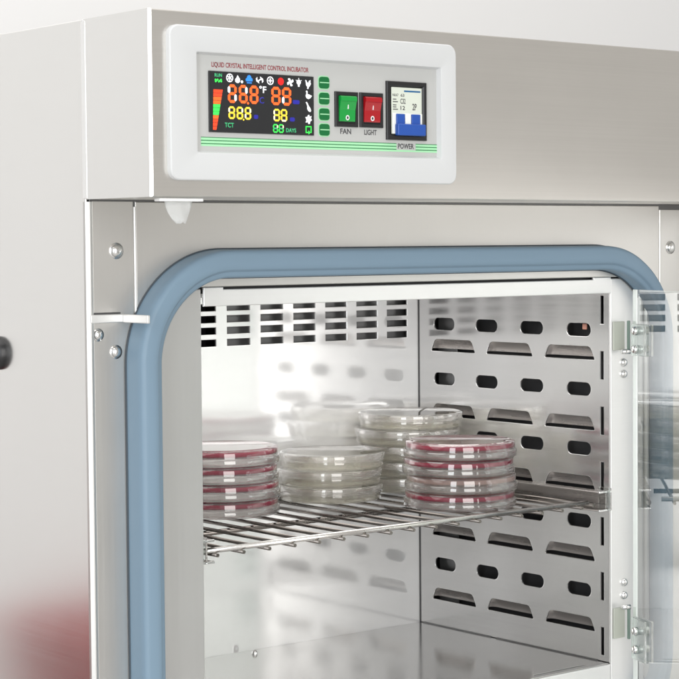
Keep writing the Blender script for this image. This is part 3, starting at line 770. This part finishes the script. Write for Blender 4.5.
# ------------------------------------------------------------------ petri dishes
SEG = 112
def lid_prof(R, h, flip):
    p = [(0, 0), (R-3.4, 0), (R-3.1, -0.35), (R-2.2, -0.35), (R-0.5, 0.1), (R, 0.7), (R+0.05, h-0.2), (R-0.2, h), (R-1.2, h), (R-1.4, h-0.2), (R-1.4, 2.0), (R-2.0, 1.4), (0, 1.4)]
    return p
def base_prof(r, h):
    # closed at z = 0 (the agar side), open end at h
    return [(0, 0), (r-5.0, 0), (r-4.6, -0.4), (r-3.6, -0.4), (r-3.2, 0), (r-0.8, 0.1), (r, 0.8), (r, h-0.2), (r-0.3, h), (r-1.1, h), (r-1.4, h-0.3), (r-1.4, 2.1), (r-2.0, 1.5), (0, 1.5)]
def make_dish(kind, agar, R):
    """inverted: agar hangs at the top and the lid is underneath; upright: lid on top"""
    t = empty('petri_dish', (0, 0, 0))
    H = 16.9
    if kind == 'inverted':
        bm = bmesh.new(); lathe(bm, [(r, z+0.4) for r, z in lid_prof(R, 7.6, False)], SEG); finish(bm, 'lid', 'dish', t)
        bm = bmesh.new(); lathe(bm, [(r, H-0.45-z) for r, z in base_prof(R-1.75, 14.6)], SEG); finish(bm, 'base', 'dish', t)
        bm = bmesh.new(); lathe(bm, [(0, H-2.7), (R-3.6, H-2.5), (R-2.85, H-2.6), (R-2.85, H-6.6), (R-3.4, H-6.9), (0, H-6.9)], SEG); finish(bm, 'agar', agar, t)
    else:
        bm = bmesh.new(); lathe(bm, [(r, H-0.45-z) for r, z in lid_prof(R, 7.6, False)], SEG); finish(bm, 'lid', 'dish', t)
        bm = bmesh.new(); lathe(bm, [(r, z+0.4) for r, z in base_prof(R-1.75, 14.6)], SEG); finish(bm, 'base', 'dish', t)
        bm = bmesh.new(); lathe(bm, [(0, 1.75), (R-3.4, 1.75), (R-2.9, 2.2), (R-2.9, 4.8), (R-3.6, 4.5), (0, 4.5)], SEG); finish(bm, 'agar', agar, t)
    return t
def dup(root):
    r = root.copy(); COL.objects.link(r)
    for ch in root.children:
        c = ch.copy(); COL.objects.link(c); c.parent = r
    return r
protos = {}
def dish(kind, agar, R, x, y, level, label, group, dx=0.0, dy=0.0):
    key = (kind, agar, R)
    if key not in protos: d = protos[key] = make_dish(*key)
    else: d = dup(protos[key])
    d.location = Vector((x+1.5*dx, y+1.5*dy, ZW+0.45+17.35*level))*MM
    d.rotation_euler = (0, 0, random.uniform(0, 6.28))
    tag(d, label, 'petri dish', group)
ORD = ['bottom', 'second', 'third', 'fourth', 'top']
g = 'petri dishes stacked behind the left chamber edge'
for k, w in enumerate(('bottom of four', 'second from the bottom', 'third from the bottom', 'top of four')):
    dish('inverted', 'agar_red', 59, 293.4, 219.5, k, 'red agar petri dish, %s, in the leftmost stack' % w, g, (0, .5, -.3, .2)[k], (0, -.4, .3, 0)[k])
g = 'petri dishes in the short clear stack'
for k, w in enumerate(('bottom one', 'middle one', 'top one')):
    dish('upright', 'agar_clear', 57, 446, 233, k, 'pale clear petri dish, %s in the short stack between two red stacks' % w, g, (0, -.3, 1.6)[k], (0, .5, -.4)[k])
g = 'petri dishes in the front right stack'
for k, w in enumerate(('red agar petri dish, bottom one of the stack nearest the front rod', 'petri dish with pale pink agar between red ones in the front right stack',
                       'red agar petri dish right above the pale pink one', 'red agar petri dish, top one of the stack nearest the front rod')):
    dish('inverted', 'agar_pink' if k == 1 else 'agar_red', 59, 511.6, 97.5, k, w, g, (0, .9, -.5, .4)[k], (0, -.4, .5, 0)[k])
g = 'petri dishes in the tall clear stack'
for k, w in enumerate(('bottom of five', 'second from the bottom', 'middle one', 'second from the top', 'top of five')):
    dish('upright', 'agar_clear', 58.5, 568.5, 243, k, 'pale clear petri dish, %s in the tall stack in the rear corner' % w, g, (0, -.8, .4, -2.4, 1.2)[k], (0, .4, -.3, .3, 0)[k])

# ------------------------------------------------------------------ red bin standing beside the cabinet (mirrored in the side panel)
def red_bin():
    bm = bmesh.new()
    x0, x1, y0, y1, zt, zb = -700, -290, 215, 700, -650, -1100
    def rg(d, z): return [(p[0], p[1], z) for p in rrect(x0+d, x1-d, y0+d, y1-d, 40, 6)]
    R = [rg(40, zb+1), rg(0, zt), rg(-8, zt), rg(-8, zt+14), rg(4, zt+14), rg(46, zb+12)]
    V = [[bm.verts.new(p) for p in r] for r in R]
    for a, b in zip(V[:-1], V[1:]):
        for i in range(len(a)): bm.faces.new((a[i], a[(i+1) % len(a)], b[(i+1) % len(a)], b[i]))
    bm.faces.new(V[0]); bm.faces.new(V[-1])
    tag(finish(bm, 'storage_bin', 'bin', smooth=30), 'red plastic bin, seen only as a red blur mirrored in the side panel', 'bin')
red_bin()

# ------------------------------------------------------------------ light
def area(name, loc, target, w, h, power, col=(1, 1, 1)):
    l = bpy.data.lights.new(name, 'AREA'); l.shape = 'RECTANGLE'; l.size = w*MM; l.size_y = h*MM; l.energy = power; l.color = col
    o = bpy.data.objects.new(name, l); COL.objects.link(o)
    o.location = Vector(loc)*MM
    d = Vector(target)*MM - o.location
    o.rotation_euler = d.to_track_quat('-Z', 'Y').to_euler()
    return o
T = (420, 60, -350)
area('softbox', (-620, -2350, -10), T, 1050, 2100, 36, (1.0, 0.985, 0.96))
area('softbox', (-1800, -1350, -10), T, 560, 2100, 21, (0.93, 0.97, 1.0))
area('overhead_fill', (300, 0, 2300), (300, 500, -400), 4000, 2600, 75, (1.0, 0.98, 0.95))  # unseen overhead lamp, added to brighten the wall and cabinet
area('chamber_light', (378, 112, -237), (378, 114, -600), 460, 190, 0.8, (1.0, 0.99, 0.97))

wd = bpy.data.worlds.new('World'); SC.world = wd; wd.use_nodes = True
nt = wd.node_tree; bg = nt.nodes['Background']
bg.inputs['Strength'].default_value = 0.53
# surrounding room light: pale everywhere, a dim warm corner to the front right above bench height
tc = nt.nodes.new('ShaderNodeTexCoord')
dt = nt.nodes.new('ShaderNodeVectorMath'); dt.operation = 'DOT_PRODUCT'; dt.inputs[1].default_value = Vector((0.66, -0.62, 0.42)).normalized()
nt.links.new(tc.outputs['Generated'], dt.inputs[0])
mr = nt.nodes.new('ShaderNodeMapRange'); mr.inputs['From Min'].default_value = 0.55; mr.inputs['From Max'].default_value = 0.95; mr.interpolation_type = 'SMOOTHSTEP'
nt.links.new(dt.outputs['Value'], mr.inputs['Value'])
mc = nt.nodes.new('ShaderNodeMix'); mc.data_type = 'RGBA'
mc.inputs[6].default_value = (1.0, 1.0, 1.0, 1); mc.inputs[7].default_value = (1.0, 0.965, 0.915, 1)
nt.links.new(mr.outputs['Result'], mc.inputs[0]); nt.links.new(mc.outputs[2], bg.inputs['Color'])

# ------------------------------------------------------------------ camera (solved from the photograph's vanishing points)
cam = bpy.data.cameras.new('camera'); co = bpy.data.objects.new('camera', cam); COL.objects.link(co)
cam.sensor_width = 36; cam.lens = 1970.8/679*36; cam.clip_start = 0.05; cam.clip_end = 50
rx, ro, rz = 1.52155671, -0.0081148, -0.67875026
co.matrix_world = Matrix.Translation(Vector((-875.2345, -1423.3003, -187.7584))*MM) @ Matrix.Rotation(rz, 4, 'Z') @ Matrix.Rotation(rx, 4, 'X') @ Matrix.Rotation(ro, 4, 'Z')
cam.dof.use_dof = True; cam.dof.focus_distance = 1.95; cam.dof.aperture_fstop = 36
SC.camera = co

SC.view_settings.view_transform = 'Standard'; SC.view_settings.look = 'None'
SC.view_settings.exposure = 0.05; SC.view_settings.gamma = 1
cy = SC.cycles
cy.max_bounces = 24; cy.transmission_bounces = 24; cy.glossy_bounces = 8; cy.diffuse_bounces = 4; cy.transparent_max_bounces = 24
cy.use_denoising = True
try: cy.denoiser = 'OPENIMAGEDENOISE'
except Exception: pass
cy.sample_clamp_indirect = 6
